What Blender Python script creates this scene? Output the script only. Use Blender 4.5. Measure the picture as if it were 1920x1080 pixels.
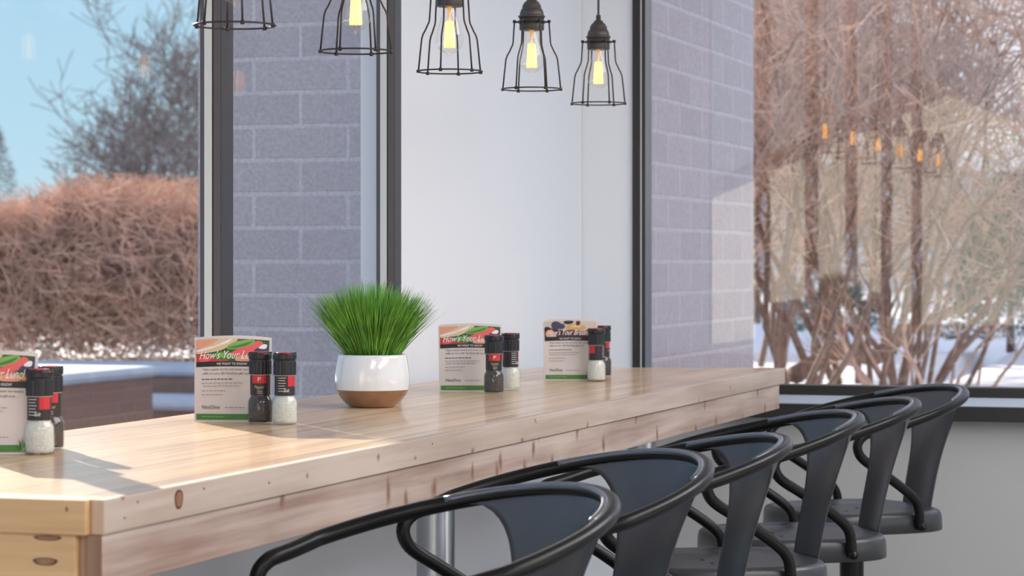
import bpy, math, random
from mathutils import Vector, Matrix
for o in list(bpy.data.objects): bpy.data.objects.remove(o)
SC = bpy.context.scene; COL = SC.collection
PI = math.pi
# ------------------------------------------------------------------ camera, world, sun, fill lights, exposure
FOC = 4800.0; TH = math.atan(1540/4800); CT, ST = math.cos(TH), math.sin(TH); ZC = 1.35
cd = bpy.data.cameras.new('camera'); cam = bpy.data.objects.new('camera', cd); COL.objects.link(cam)
cam.location = (0, 0, ZC); cam.rotation_euler = (PI/2, 0, TH)
cd.sensor_width = 36; cd.lens = FOC/1920*36; cd.shift_y = -50/1920; cd.clip_end = 500; cd.clip_start = .05
cd.dof.use_dof = True; cd.dof.focus_distance = 4.7; cd.dof.aperture_fstop = 9.5
SC.camera = cam
SC.view_settings.view_transform = 'Standard'; SC.view_settings.look = 'None'
SC.view_settings.gamma = 1; SC.view_settings.exposure = 0.0; SC.view_settings.use_curve_mapping = False

W = bpy.data.worlds.new('sky'); SC.world = W; W.use_nodes = True
nt = W.node_tree; nt.nodes.clear()
def nn(t, kind, **kw):
    n = t.nodes.new(kind)
    for k, v in kw.items(): setattr(n, k, v)
    return n
tc = nn(nt, 'ShaderNodeTexCoord'); sp = nn(nt, 'ShaderNodeSeparateXYZ'); nt.links.new(tc.outputs['Generated'], sp.inputs[0])
rp = nn(nt, 'ShaderNodeValToRGB'); nt.links.new(sp.outputs['Z'], rp.inputs[0])
e = rp.color_ramp.elements
e[0].position = 0.0; e[0].color = (.52, .72, .82, 1); e[1].position = .5; e[1].color = (.42, .58, .85, 1)
a_ = rp.color_ramp.elements.new(.05); a_.color = (.44, .67, .80, 1)
a_ = rp.color_ramp.elements.new(.13); a_.color = (.38, .62, .80, 1)
ns = nn(nt, 'ShaderNodeTexNoise'); ns.inputs['Scale'].default_value = 5; ns.inputs['Detail'].default_value = 6
mp = nn(nt, 'ShaderNodeMapping'); mp.inputs['Scale'].default_value = (1, 1, 2.5); mp.inputs['Location'].default_value = (.3, .1, 0)
nt.links.new(tc.outputs['Generated'], mp.inputs[0]); nt.links.new(mp.outputs[0], ns.inputs['Vector'])
cr = nn(nt, 'ShaderNodeValToRGB'); cr.color_ramp.elements[0].position = .36; cr.color_ramp.elements[1].position = .56
nt.links.new(ns.outputs['Fac'], cr.inputs[0])
mx = nn(nt, 'ShaderNodeMix', data_type='RGBA'); cm = nn(nt, 'ShaderNodeMapRange'); cm.inputs[1].default_value = -.38; cm.inputs[2].default_value = -.12; nt.links.new(sp.outputs['X'], cm.inputs[0])
cl = nn(nt, 'ShaderNodeMath', operation='MULTIPLY'); nt.links.new(cr.outputs[0], cl.inputs[0]); nt.links.new(cm.outputs[0], cl.inputs[1]); nt.links.new(cl.outputs[0], mx.inputs[0]); nt.links.new(rp.outputs[0], mx.inputs[6]); mx.inputs[7].default_value = (.86, .90, .95, 1)
bg = nn(nt, 'ShaderNodeBackground'); bg.inputs['Strength'].default_value = 1.1; nt.links.new(mx.outputs[2], bg.inputs[0])
wo = nn(nt, 'ShaderNodeOutputWorld'); nt.links.new(bg.outputs[0], wo.inputs[0])

sd = bpy.data.lights.new('sun', 'SUN'); sd.energy = 11; sd.angle = math.radians(.55); sd.color = (1, .90, .74)
so = bpy.data.objects.new('sun', sd); COL.objects.link(so)
EL = math.radians(17.5); SDIR = Vector((.665*math.cos(EL), -.747*math.cos(EL), -math.sin(EL)))
so.rotation_euler = SDIR.to_track_quat('-Z', 'Y').to_euler(); so.location = (-6, 9, 6)

def area(name, loc, size, energy, color=(1, .98, .97), rot=(0, 0, 0)):
    l = bpy.data.lights.new(name, 'AREA'); l.shape = 'RECTANGLE'; l.size, l.size_y = size; l.energy = energy; l.color = color
    o = bpy.data.objects.new(name, l); COL.objects.link(o); o.location = loc; o.rotation_euler = rot; return o
area('room_fill_light', (.9, 4.6, 2.86), (1.2, 3.6), 115)  # unseen area lights added to brighten the room
area('room_fill_light', (2.8, 1.6, 2.86), (1.2, 3.6), 125)
area('room_fill_light', (.4, -.6, 2.86), (1.2, 2.4), 65)

# ------------------------------------------------------------------ helpers
def at(px, py, Z):                       # a point of the place from its picture position and depth (used only for measuring)
    X = (px-960)/FOC*Z
    return Vector((-Z*ST+X*CT, Z*CT+X*ST, ZC-(py-490)/FOC*Z))
def on_table(px, py): return at(px, py, (ZC-1.07)*FOC/(py-490))

class MB:
    def __init__(s): s.v = []; s.f = []; s.m = []; s.sm = []
    def add(s, vs, fs, mi=0, smooth=False):
        b = len(s.v); s.v += [tuple(p) for p in vs]
        s.f += [tuple(b+i for i in f) for f in fs]; s.m += [mi]*len(fs); s.sm += [smooth]*len(fs)
    def box(s, x0, x1, y0, y1, z0, z1, mi=0):
        s.add([(x0,y0,z0),(x1,y0,z0),(x1,y1,z0),(x0,y1,z0),(x0,y0,z1),(x1,y0,z1),(x1,y1,z1),(x0,y1,z1)],
              [(0,3,2,1),(4,5,6,7),(0,1,5,4),(1,2,6,5),(2,3,7,6),(3,0,4,7)], mi)
    def prism(s, poly, z0, z1, mi=0):
        n = len(poly)
        s.add([(x,y,z0) for x,y in poly]+[(x,y,z1) for x,y in poly],
              [tuple(range(n))[::-1], tuple(range(n,2*n))]+[(i,(i+1)%n,n+(i+1)%n,n+i) for i in range(n)], mi)
    def lathe(s, prof, n=32, mi=0, c=(0,0,0), smooth=True, cap0=False, cap1=False):
        vs = []
        for r, z in prof:
            for k in range(n):
                a = 2*PI*k/n; vs.append((c[0]+r*math.cos(a), c[1]+r*math.sin(a), c[2]+z))
        fs = []
        for j in range(len(prof)-1):
            for k in range(n):
                fs.append((j*n+k, j*n+(k+1)%n, (j+1)*n+(k+1)%n, (j+1)*n+k))
        if cap0: fs.append(tuple(range(n))[::-1])
        if cap1: fs.append(tuple((len(prof)-1)*n+k for k in range(n)))
        s.add(vs, fs, mi, smooth)
    def tube(s, pts, r, n=8, mi=0, closed=False, cap=True, smooth=True):
        pts = [Vector(p) for p in pts]; N = len(pts); rr = r if isinstance(r, (list, tuple)) else [r]*N
        vs = []; prev = None
        for i, p in enumerate(pts):
            if closed: t = pts[(i+1) % N]-pts[i-1]
            else: t = pts[min(i+1, N-1)]-pts[max(i-1, 0)]
            if t.length < 1e-9: t = Vector((0,0,1))
            t.normalize()
            if prev is None:
                a = Vector((0,0,1)) if abs(t.z) < .9 else Vector((1,0,0))
                u = t.cross(a).normalized()
            else:
                u = prev-t*prev.dot(t)
                u = u.normalized() if u.length > 1e-6 else t.orthogonal().normalized()
            prev = u; w = t.cross(u)
            for k in range(n):
                a = 2*PI*k/n; vs.append(p+(u*math.cos(a)+w*math.sin(a))*rr[i])
        fs = []
        M = N if closed else N-1
        for i in range(M):
            j = (i+1) % N
            for k in range(n): fs.append((i*n+k, i*n+(k+1)%n, j*n+(k+1)%n, j*n+k))
        if cap and not closed: fs += [tuple(range(n))[::-1], tuple((N-1)*n+k for k in range(n))]
        s.add(vs, fs, mi, smooth)
    def build(s, name, mats, parent=None, bevel=0, seg=2, loc=None):
        me = bpy.data.meshes.new(name); me.from_pydata(s.v, [], s.f)
        if not isinstance(mats, (list, tuple)): mats = [mats]
        for m in mats: me.materials.append(m)
        me.polygons.foreach_set('material_index', s.m); me.polygons.foreach_set('use_smooth', s.sm); me.update()
        o = bpy.data.objects.new(name, me); COL.objects.link(o)
        if parent: o.parent = parent
        if loc is not None: o.location = loc
        if bevel:
            b = o.modifiers.new('bevel', 'BEVEL'); b.width = bevel; b.segments = seg; b.limit_method = 'ANGLE'; b.angle_limit = .6
        return o
def tag(o, label=None, cat=None, group=None, kind=None):
    for k, v in (('label', label), ('category', cat), ('group', group), ('kind', kind)):
        if v: o[k] = v
    return o
def empty(name, loc, rz=0):
    o = bpy.data.objects.new(name, None); COL.objects.link(o); o.location = loc; o.rotation_euler = (0,0,rz); o.empty_display_size = .1; return o
def copy_tree(o, parent=None):
    c = o.copy(); COL.objects.link(c)
    if parent: c.parent = parent
    for ch in list(o.children): copy_tree(ch, c)
    return c

# ------------------------------------------------------------------ materials
def mat(name, col, rough=.5, metal=0, ior=1.5, coat=0, coat_r=.1, bump=0, bscale=60, var=0, vscale=8, emit=None, es=0, stretch=(1,1,1), spec=None):
    m = bpy.data.materials.new(name); m.use_nodes = True; t = m.node_tree; p = t.nodes['Principled BSDF']
    p.inputs['Base Color'].default_value = (*col, 1); p.inputs['Roughness'].default_value = rough
    p.inputs['Metallic'].default_value = metal; p.inputs['IOR'].default_value = ior
    p.inputs['Coat Weight'].default_value = coat; p.inputs['Coat Roughness'].default_value = coat_r
    if spec is not None: p.inputs['Specular IOR Level'].default_value = spec
    if emit: p.inputs['Emission Color'].default_value = (*emit, 1); p.inputs['Emission Strength'].default_value = es
    if bump or var:
        c = nn(t, 'ShaderNodeTexCoord'); mm = nn(t, 'ShaderNodeMapping'); mm.inputs['Scale'].default_value = stretch
        t.links.new(c.outputs['Object'], mm.inputs[0])
    if var:
        n = nn(t, 'ShaderNodeTexNoise'); n.inputs['Scale'].default_value = vscale; n.inputs['Detail'].default_value = 5
        t.links.new(mm.outputs[0], n.inputs['Vector'])
        r = nn(t, 'ShaderNodeMapRange'); r.inputs[1].default_value = .3; r.inputs[2].default_value = .7; r.inputs[3].default_value = 1-var; r.inputs[4].default_value = 1+var
        t.links.new(n.outputs['Fac'], r.inputs[0])
        x = nn(t, 'ShaderNodeVectorMath', operation='SCALE'); x.inputs[0].default_value = col; t.links.new(r.outputs[0], x.inputs['Scale'])
        t.links.new(x.outputs[0], p.inputs['Base Color'])
    if bump:
        n = nn(t, 'ShaderNodeTexNoise'); n.inputs['Scale'].default_value = bscale; n.inputs['Detail'].default_value = 4
        t.links.new(mm.outputs[0], n.inputs['Vector'])
        b = nn(t, 'ShaderNodeBump'); b.inputs['Strength'].default_value = bump; b.inputs['Distance'].default_value = .01
        t.links.new(n.outputs['Fac'], b.inputs['Height']); t.links.new(b.outputs[0], p.inputs['Normal'])
    return m

def glass_mat(name, r0, tint=(1, 1, 1), rough=0.0, rise=None):
    m = bpy.data.materials.new(name); m.use_nodes = True; t = m.node_tree; t.nodes.clear()
    g = nn(t, 'ShaderNodeNewGeometry'); d = nn(t, 'ShaderNodeVectorMath', operation='DOT_PRODUCT')
    t.links.new(g.outputs['Incoming'], d.inputs[0]); t.links.new(g.outputs['Normal'], d.inputs[1])
    a = nn(t, 'ShaderNodeMath', operation='ABSOLUTE'); t.links.new(d.outputs['Value'], a.inputs[0])
    s1 = nn(t, 'ShaderNodeMath', operation='SUBTRACT'); s1.inputs[0].default_value = 1; t.links.new(a.outputs[0], s1.inputs[1])
    pw = nn(t, 'ShaderNodeMath', operation='POWER'); t.links.new(s1.outputs[0], pw.inputs[0]); pw.inputs[1].default_value = 5
    ma = nn(t, 'ShaderNodeMath', operation='MULTIPLY_ADD'); t.links.new(pw.outputs[0], ma.inputs[0]); ma.inputs[1].default_value = (1-r0 if rise is None else rise); ma.inputs[2].default_value = r0
    tr = nn(t, 'ShaderNodeBsdfTransparent'); tr.inputs[0].default_value = (*tint, 1)
    gl = nn(t, 'ShaderNodeBsdfGlossy'); gl.inputs['Roughness'].default_value = rough
    mxs = nn(t, 'ShaderNodeMixShader'); t.links.new(ma.outputs[0], mxs.inputs[0]); t.links.new(tr.outputs[0], mxs.inputs[1]); t.links.new(gl.outputs[0], mxs.inputs[2])
    o = nn(t, 'ShaderNodeOutputMaterial'); t.links.new(mxs.outputs[0], o.inputs[0]); return m

def wood(name, base, dark, axis='y', plank=0, rough=.35, coat=0, coat_r=.1, knots=False, kthr=(.04, .13), kscale=(7, 7, 14), offset=0, streak=26, var=.12):
    m = bpy.data.materials.new(name); m.use_nodes = True; t = m.node_tree; p = t.nodes['Principled BSDF']; L = t.links.new
    c = nn(t, 'ShaderNodeTexCoord'); sp = nn(t, 'ShaderNodeSeparateXYZ'); L(c.outputs['Object'], sp.inputs[0])
    def M(op, a, b=None, cc=None):
        n = nn(t, 'ShaderNodeMath', operation=op)
        for i, q in enumerate((a, b, cc)):
            if q is None: continue
            if isinstance(q, (int, float)): n.inputs[i].default_value = q
            else: L(q, n.inputs[i])
        return n.outputs[0]
    seed = None
    if plank:
        q = M('DIVIDE', M('ADD', sp.outputs['X'], 2.0), plank); fl = M('FLOOR', q); fr = M('FRACT', q)
        wn = nn(t, 'ShaderNodeTexWhiteNoise', noise_dimensions='1D'); L(fl, wn.inputs['W']); seed = wn.outputs['Value']
    mm = nn(t, 'ShaderNodeMapping'); mm.inputs['Scale'].default_value = {'y': (streak, 1.1, streak), 'x': (1.1, streak, streak), 'z': (streak, streak, 1.1)}[axis]
    mm.inputs['Location'].default_value = (offset, offset*1.7, offset*.3)
    if seed is not None:
        cb = nn(t, 'ShaderNodeCombineXYZ'); L(M('ADD', sp.outputs['X'], M('MULTIPLY', seed, 9)), cb.inputs[0]); L(M('ADD', sp.outputs['Y'], M('MULTIPLY', seed, 30)), cb.inputs[1]); L(sp.outputs['Z'], cb.inputs[2])
        L(cb.outputs[0], mm.inputs[0])
    else: L(c.outputs['Object'], mm.inputs[0])
    n1 = nn(t, 'ShaderNodeTexNoise'); n1.inputs['Scale'].default_value = 1; n1.inputs['Detail'].default_value = 7; n1.inputs['Distortion'].default_value = .6; L(mm.outputs[0], n1.inputs['Vector'])
    n2 = nn(t, 'ShaderNodeTexNoise'); n2.inputs['Scale'].default_value = 5; n2.inputs['Detail'].default_value = 3; L(mm.outputs[0], n2.inputs['Vector'])
    n3 = nn(t, 'ShaderNodeTexNoise'); n3.inputs['Scale'].default_value = 3.2; n3.inputs['Detail'].default_value = 3; L(c.outputs['Object'], n3.inputs['Vector'])
    fac = M('ADD', M('MULTIPLY', n1.outputs['Fac'], .55), M('ADD', M('MULTIPLY', n2.outputs['Fac'], .2), M('MULTIPLY', n3.outputs['Fac'], .25)))
    cr = nn(t, 'ShaderNodeValToRGB'); cr.color_ramp.elements[0].position = .34; cr.color_ramp.elements[1].position = .60
    cr.color_ramp.elements[0].color = (*dark, 1); cr.color_ramp.elements[1].color = (*base, 1); L(fac, cr.inputs[0])
    col = cr.outputs[0]
    if seed is not None:
        s = nn(t, 'ShaderNodeVectorMath', operation='SCALE'); L(col, s.inputs[0]); L(M('MULTIPLY_ADD', seed, var*2, 1-var), s.inputs['Scale']); col = s.outputs[0]
        edge = M('MULTIPLY', M('GREATER_THAN', fr, .012), M('LESS_THAN', fr, .994))
        x = nn(t, 'ShaderNodeMix', data_type='RGBA'); L(edge, x.inputs[0]); x.inputs[6].default_value = (.16, .09, .05, 1); L(col, x.inputs[7]); col = x.outputs[2]
    if knots:
        kc = nn(t, 'ShaderNodeCombineXYZ'); L(sp.outputs['Y'], kc.inputs[0]); L(sp.outputs['Z'], kc.inputs[1])
        kx = nn(t, 'ShaderNodeMapping'); kx.inputs['Scale'].default_value = kscale; kx.inputs['Location'].default_value = (offset, offset*.37, 0); L(kc.outputs[0], kx.inputs[0])
        nz = nn(t, 'ShaderNodeTexNoise'); nz.inputs['Scale'].default_value = 2; L(kx.outputs[0], nz.inputs['Vector'])
        av = nn(t, 'ShaderNodeVectorMath', operation='MULTIPLY_ADD'); L(nz.outputs['Color'], av.inputs[0]); av.inputs[1].default_value = (.35, .35, .35); L(kx.outputs[0], av.inputs[2])
        vo = nn(t, 'ShaderNodeTexVoronoi', voronoi_dimensions='2D'); vo.inputs['Scale'].default_value = 1; L(av.outputs[0], vo.inputs['Vector'])
        k = nn(t, 'ShaderNodeMapRange'); k.inputs[1].default_value = kthr[0]; k.inputs[2].default_value = kthr[1]; k.inputs[3].default_value = .85; k.inputs[4].default_value = 0; L(vo.outputs['Distance'], k.inputs[0])
        x = nn(t, 'ShaderNodeMix', data_type='RGBA'); L(k.outputs[0], x.inputs[0]); L(col, x.inputs[6]); x.inputs[7].default_value = (.20, .085, .05, 1); col = x.outputs[2]
    L(col, p.inputs['Base Color']); p.inputs['Roughness'].default_value = rough
    p.inputs['Coat Weight'].default_value = coat; p.inputs['Coat Roughness'].default_value = coat_r
    b = nn(t, 'ShaderNodeBump'); b.inputs['Strength'].default_value = .08; b.inputs['Distance'].default_value = .002; L(fac, b.inputs['Height']); L(b.outputs[0], p.inputs['Normal'])
    return m

def brick_mat(name, c1, c2, mort, bw=.3048, bh=.1016, shift=(0, 0), msize=.008, rough=.8):
    m = bpy.data.materials.new(name); m.use_nodes = True; t = m.node_tree; p = t.nodes['Principled BSDF']; L = t.links.new
    c = nn(t, 'ShaderNodeTexCoord'); sp = nn(t, 'ShaderNodeSeparateXYZ'); L(c.outputs['Object'], sp.inputs[0])
    g = nn(t, 'ShaderNodeNewGeometry'); gs = nn(t, 'ShaderNodeSeparateXYZ'); L(g.outputs['Normal'], gs.inputs[0])
    ab = nn(t, 'ShaderNodeMath', operation='ABSOLUTE'); L(gs.outputs['X'], ab.inputs[0])
    gt = nn(t, 'ShaderNodeMath', operation='GREATER_THAN'); L(ab.outputs[0], gt.inputs[0]); gt.inputs[1].default_value = .5
    mi = nn(t, 'ShaderNodeMix', data_type='FLOAT'); L(gt.outputs[0], mi.inputs[0]); L(sp.outputs['X'], mi.inputs[2]); L(sp.outputs['Y'], mi.inputs[3])
    ax = nn(t, 'ShaderNodeMath', operation='ADD'); L(mi.outputs[0], ax.inputs[0]); ax.inputs[1].default_value = 30*bw+shift[0]
    az = nn(t, 'ShaderNodeMath', operation='ADD'); L(sp.outputs['Z'], az.inputs[0]); az.inputs[1].default_value = 60*bh+shift[1]
    cb = nn(t, 'ShaderNodeCombineXYZ'); L(ax.outputs[0], cb.inputs[0]); L(az.outputs[0], cb.inputs[1])
    br = nn(t, 'ShaderNodeTexBrick'); br.offset = .5; br.inputs['Scale'].default_value = 1; br.inputs['Brick Width'].default_value = bw; br.inputs['Row Height'].default_value = bh
    br.inputs['Mortar Size'].default_value = msize; br.inputs['Mortar Smooth'].default_value = .3; br.inputs['Color1'].default_value = (*c1, 1); br.inputs['Color2'].default_value = (*c2, 1); br.inputs['Mortar'].default_value = (*mort, 1)
    L(cb.outputs[0], br.inputs['Vector'])
    n = nn(t, 'ShaderNodeTexNoise'); n.inputs['Scale'].default_value = 90; n.inputs['Detail'].default_value = 4; L(c.outputs['Object'], n.inputs['Vector'])
    r = nn(t, 'ShaderNodeMapRange'); r.inputs[1].default_value = .3; r.inputs[2].default_value = .7; r.inputs[3].default_value = .85; r.inputs[4].default_value = 1.12; L(n.outputs['Fac'], r.inputs[0])
    s = nn(t, 'ShaderNodeVectorMath', operation='SCALE'); L(br.outputs['Color'], s.inputs[0]); L(r.outputs[0], s.inputs['Scale']); L(s.outputs[0], p.inputs['Base Color'])
    p.inputs['Roughness'].default_value = rough
    b = nn(t, 'ShaderNodeBump'); b.invert = True; b.inputs['Strength'].default_value = .5; b.inputs['Distance'].default_value = .006; L(br.outputs['Fac'], b.inputs['Height']); L(b.outputs[0], p.inputs['Normal'])
    return m

M_wall = mat('white_paint', (.83, .86, .91), .75, bump=.05, bscale=200)
M_wallb = mat('shaded_wall_paint', (.43, .43, .435), .8, bump=.05, bscale=200)  # far wall's shade below the sill is put into this colour
M_floor = mat('polished_concrete', (.22, .21, .20), .4, var=.08)
M_ceil = mat('ceiling_paint', (.8, .8, .8), .9)
M_frame = mat('black_aluminium', (.022, .020, .020), .38)
M_frame2 = mat('frame_light_tone', (.11, .09, .088), .4)  # black frame with light and reflection effects put into its tone
M_spacer = mat('pale_aluminium', (.72, .72, .68), .35)
M_ledge = mat('sky_tinted_ledge', (.55, .62, .72), .3, metal=.3)  # pale blue of reflected sky is put into the ledge colour
M_glassA = glass_mat('window_glass', .008, rise=.14)
M_glassB = glass_mat('coated_window_glass', .052, tint=(.99, .98, 1))
M_top = wood('lacquered_pine_planks', (.76, .52, .32), (.47, .27, .15), 'y', plank=.126, rough=.34, coat=.35, coat_r=.09)
M_trim = wood('pine_trim', (.57, .46, .39), (.38, .27, .21), 'y', rough=.5, knots=True, kthr=(.01, .06), kscale=(6, 9, 1))
M_apron = wood('knotty_pine', (.56, .45, .39), (.30, .19, .15), 'y', rough=.55, knots=True, kthr=(.035, .15), kscale=(11, 6.5, 1), offset=3)
M_endb = wood('golden_pine', (.74, .47, .24), (.52, .29, .12), 'x', rough=.5, offset=5)
M_endgrain = wood('end_grain_pine', (.42, .25, .16), (.20, .10, .06), 'z', rough=.7, offset=2, streak=60)
M_endgrain2 = wood('pale_end_grain', (.66, .47, .34), (.50, .33, .22), 'z', rough=.6, offset=4, streak=60)
M_knot = mat('knot_wood', (.30, .14, .07), .5, var=.3, vscale=120)
M_knotd = mat('knot_ring', (.07, .03, .02), .5)
M_steel = mat('brushed_steel', (.50, .52, .55), .28, metal=1)
M_black = mat('black_powder_coat', (.006, .006, .006), .32, spec=.25)
M_splat = mat('dark_gunmetal_sheet', (.075, .078, .085), .36, metal=.35, var=.10, vscale=6)
M_seat = mat('seat_gunmetal', (.035, .037, .042), .36, spec=.5, var=.1)
M_edge = mat('pale_sheet_edge', (.16, .17, .19), .25, metal=.7)  # paler, shinier metal for the rolled edge
M_bolt = mat('bolt_black', (.03, .03, .03), .3, metal=.8)
M_bronze = mat('aged_bronze_wire', (.055, .045, .042), .45, metal=.6)
M_socket = mat('aged_bronze_socket', (.085, .072, .066), .5, metal=.4, var=.15, vscale=60)
M_cord = mat('grey_cord', (.10, .11, .11), .7)
M_bulb = glass_mat('bulb_glass', .04, tint=(1, .985, .95))
M_fil = mat('glowing_filament', (1, .6, .2), .5, emit=(1, .52, .085), es=5.0)
M_stem = mat('bulb_stem', (.8, .6, .4), .3, emit=(1, .5, .15), es=.5)
M_snow = mat('snow', (.84, .88, .96), .7, bump=.3, bscale=6, var=.03)
M_patio = mat('shaded_paving', (.24, .23, .27), .5, var=.2, vscale=3)  # paving colour holds its bluish shade, lightened to bounce onto the brick
M_brick = brick_mat('grey_utility_brick', (.50, .445, .47), (.55, .49, .51), (.63, .58, .60), shift=(.055, -1.35+.1016*14))
M_coping = mat('shaded_snow_coping', (.40, .47, .58), .6, var=.1)  # snow cap colour with the blue of shade painted in
M_brickr = brick_mat('brown_brick', (.24, .15, .13), (.21, .135, .12), (.25, .17, .15), bw=.2, bh=.067)
M_bark = mat('brown_bark', (.24, .155, .115), .85, var=.3, vscale=30)
M_barkd = mat('dark_bark', (.20, .16, .155), .9, var=.3, vscale=10)
M_twig = mat('reddish_twigs', (.58, .40, .31), .85, var=.45, vscale=6)
M_twigg = mat('grey_brown_twigs', (.40, .37, .39), .9, var=.3, vscale=3)
M_hedge = mat('dry_hedge_twigs', (.70, .46, .35), .9, var=.45, vscale=5)
M_ever = mat('evergreen_needles', (.10, .17, .15), .8, var=.3, vscale=6)
M_siding = mat('cream_siding', (.84, .84, .74), .8, var=.03)
M_render = mat('pale_grey_render', (.55, .57, .62), .9)
M_roof = mat('grey_shingle', (.25, .25, .27), .9)
M_dark = mat('dark_window', (.03, .04, .05), .1)

# ------------------------------------------------------------------ the room
XA, YB = -2.04, 7.01            # inside faces of the left (window) wall and the far wall
def struct(mb, name, m, bevel=0): o = mb.build(name, m, bevel=bevel); o['kind'] = 'structure'; return o
b = MB(); b.box(-2.2, 5.0, -4.6, 7.11, -.12, 0); struct(b, 'floor', M_floor)
b = MB(); b.box(-2.2, 5.0, -4.6, 7.11, 2.9, 3.05); struct(b, 'ceiling', M_ceil)
b = MB(); b.box(XA-.10, XA, -4.5, 5.525, 0, .88); b.box(XA-.10, XA, -4.5, 5.525, 2.75, 2.9); b.box(XA-.10, XA, 5.525, 7.01, 0, 2.9)
struct(b, 'wall_left', M_wall)
b = MB(); b.box(XA-.10, -1.889, 7.012, 7.11, 0, 2.9); struct(b, 'wall_corner', M_wall)
b = MB(); b.box(-1.888, 5.0, 7.012, 7.11, 0, .919); b.box(-1.888, 5.0, 7.012, 7.11, 2.75, 2.9); b.box(3.6, 5.0, 7.012, 7.11, .92, 2.75); struct(b, 'wall_back', M_wallb)
b = MB(); b.box(4.9, 5.0, -4.5, 7.0, 0, .8); b.box(4.9, 5.0, -4.5, 7.0, 2.7, 2.9)
for y in (-4.5, -1.5, 1.4, 4.2, 6.7): b.box(4.9, 5.0, y, y+.3, .8, 2.7)
struct(b, 'wall_right', M_wall)
b = MB(); b.box(-2.14, 5.0, -4.6, -4.5, 0, 2.9); struct(b, 'wall_rear', M_wall)

# left window band: mullions every .95 m, panes between
ROOT = empty('window_1', (0, 0, 0)); ROOT['kind'] = 'structure'
ys = [(5.481, 5.524), (4.524, 4.580), (3.565, 3.621), (2.65, 2.706), (1.70, 1.756), (.75, .806), (-4.5, -4.45)]
for (y0, y1) in ys:
    b = MB()
    b.box(-2.0535, XA+.0005, y0, y1, .88, 2.75, 0)
    b.box(-2.086, -2.062, y0+.004, y1-.004, .88, 2.75, 1)  # outer bar, sized and toned to stand in for the dark reflected strip
    b.box(-2.056, XA-.0005, y0-.0006, y0, .88, 2.75, 1)  # thin skin, painted paler to show the frame's lit side
    b.build('mullion', [M_frame, M_frame2], ROOT)
    s = MB(); s.box(-2.0735, -2.0585, y0-.004, y0-.0008, .895, 2.74); s.build('glazing_spacer', M_spacer, ROOT)
b = MB(); b.box(-2.12, XA+.0006, -4.5, 5.524, .88, .905); b.build('window_sill', M_frame, ROOT)
b = MB(); b.box(-2.12, XA+.0006, -4.5, 5.524, 2.72, 2.75); b.build('window_head', M_frame, ROOT)
for i in range(len(ys)-1):
    b = MB(); b.box(-2.062, -2.0565, ys[i+1][1]-.002, ys[i][0]+.002, .90, 2.73); b.build('window_pane', M_glassA, ROOT)

# far window beside the corner
R2 = empty('window_2', (0, 0, 0)); R2['kind'] = 'structure'
b = MB(); b.box(-1.889, -1.866, 7.002, 7.09, .919, 2.75); b.build('window_jamb', M_frame, R2)
b = MB(); b.box(-1.866, -1.863, 7.004, 7.012, .96, 2.74); b.build('glazing_bead', M_spacer, R2)
b = MB(); b.box(-1.863, -1.853, 7.008, 7.08, .96, 2.74); b.build('inner_jamb', mat('blue_black_frame', (.012, .02, .03), .3), R2)
b = MB(); b.box(-1.866, 3.6, 7.012, 7.09, .979, 1.006); b.build('bottom_rail', M_frame, R2)
b = MB(); b.add([(-1.866, 6.985, .957), (3.6, 6.985, .957), (3.6, 7.012, .979), (-1.866, 7.012, .979), (-1.866, 6.985, .95), (3.6, 6.985, .95), (3.6, 7.012, .95), (-1.866, 7.012, .95)],
             [(0,1,2,3),(7,6,5,4),(4,5,1,0),(5,6,2,1),(6,7,3,2),(7,4,0,3)]); b.build('ledge', M_ledge, R2)
b = MB(); b.box(-1.889, 3.6, 6.96, 7.012, .917, .957); b.build('sill_board', M_frame, R2, bevel=.002)
b = MB(); b.box(-1.866, 3.6, 7.012, 7.09, 2.72, 2.75); b.build('window_head', M_frame, R2)
b = MB(); b.box(.9, .96, 7.012, 7.09, 1.0, 2.73); b.build('mullion', M_frame, R2)
b = MB(); b.box(3.54, 3.6, 7.012, 7.09, 1.0, 2.73); b.build('mullion', M_frame, R2)
b = MB(); b.box(-1.855, .905, 7.045, 7.051, 1.0, 2.73); b.build('window_pane', M_glassB, R2)
b = MB(); b.box(.955, 3.545, 7.045, 7.051, 1.0, 2.73); b.build('window_pane', M_glassB, R2)

# ------------------------------------------------------------------ the long bar table
TZ = 1.07; TXF, TXB = -1.372, -2.0; TY0, TY1F, TY1B = 2.70, 6.625, 6.46
T = empty('bar_table', (-1.69, 4.6, 0)); tag(T, 'long pale pine communal bar table with knotty apron, running along the window wall', 'table')
def tpart(mb, name, m, bevel=.0012):
    mb.v = [(x+1.69, y-4.6, z) for x, y, z in mb.v]; return mb.build(name, m, T, bevel=bevel)
b = MB(); b.prism([(TXB, TY0+.055), (TXF-.0185, TY0+.055), (TXF-.0185, TY1F-.003), (TXB, TY1B)], TZ-.040, TZ); tpart(b, 'plank_top', M_top)
b = MB(); b.prism([(TXF-.018, TY0+.012), (TXF, TY0+.012), (TXF, TY1F), (TXF-.018, TY1F-.004)], TZ-.041, TZ); o = tpart(b, 'edge_board', [M_trim, M_endgrain2])
o.data.polygons[2].material_index = 1
b = MB(); b.box(TXB, TXF-.0185, TY0, TY0+.0545, TZ-.041, TZ); tpart(b, 'end_board', M_endb)
b = MB(); b.box(-1.406, TXF-.004, TY0+.014, TY1F-.055, TZ-.104, TZ-.0415); o = tpart(b, 'side_apron', [M_apron, M_endgrain]); o.data.polygons[2].material_index = 1
b = MB(); b.box(TXB+.02, -1.4065, TY0+.006, TY0+.044, TZ-.115, TZ-.0415); tpart(b, 'end_apron', M_endb)
b = MB(); b.box(TXB+.02, TXB+.055, TY0+.05, TY1B-.06, TZ-.104, TZ-.0415); tpart(b, 'rear_apron', M_apron)
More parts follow.
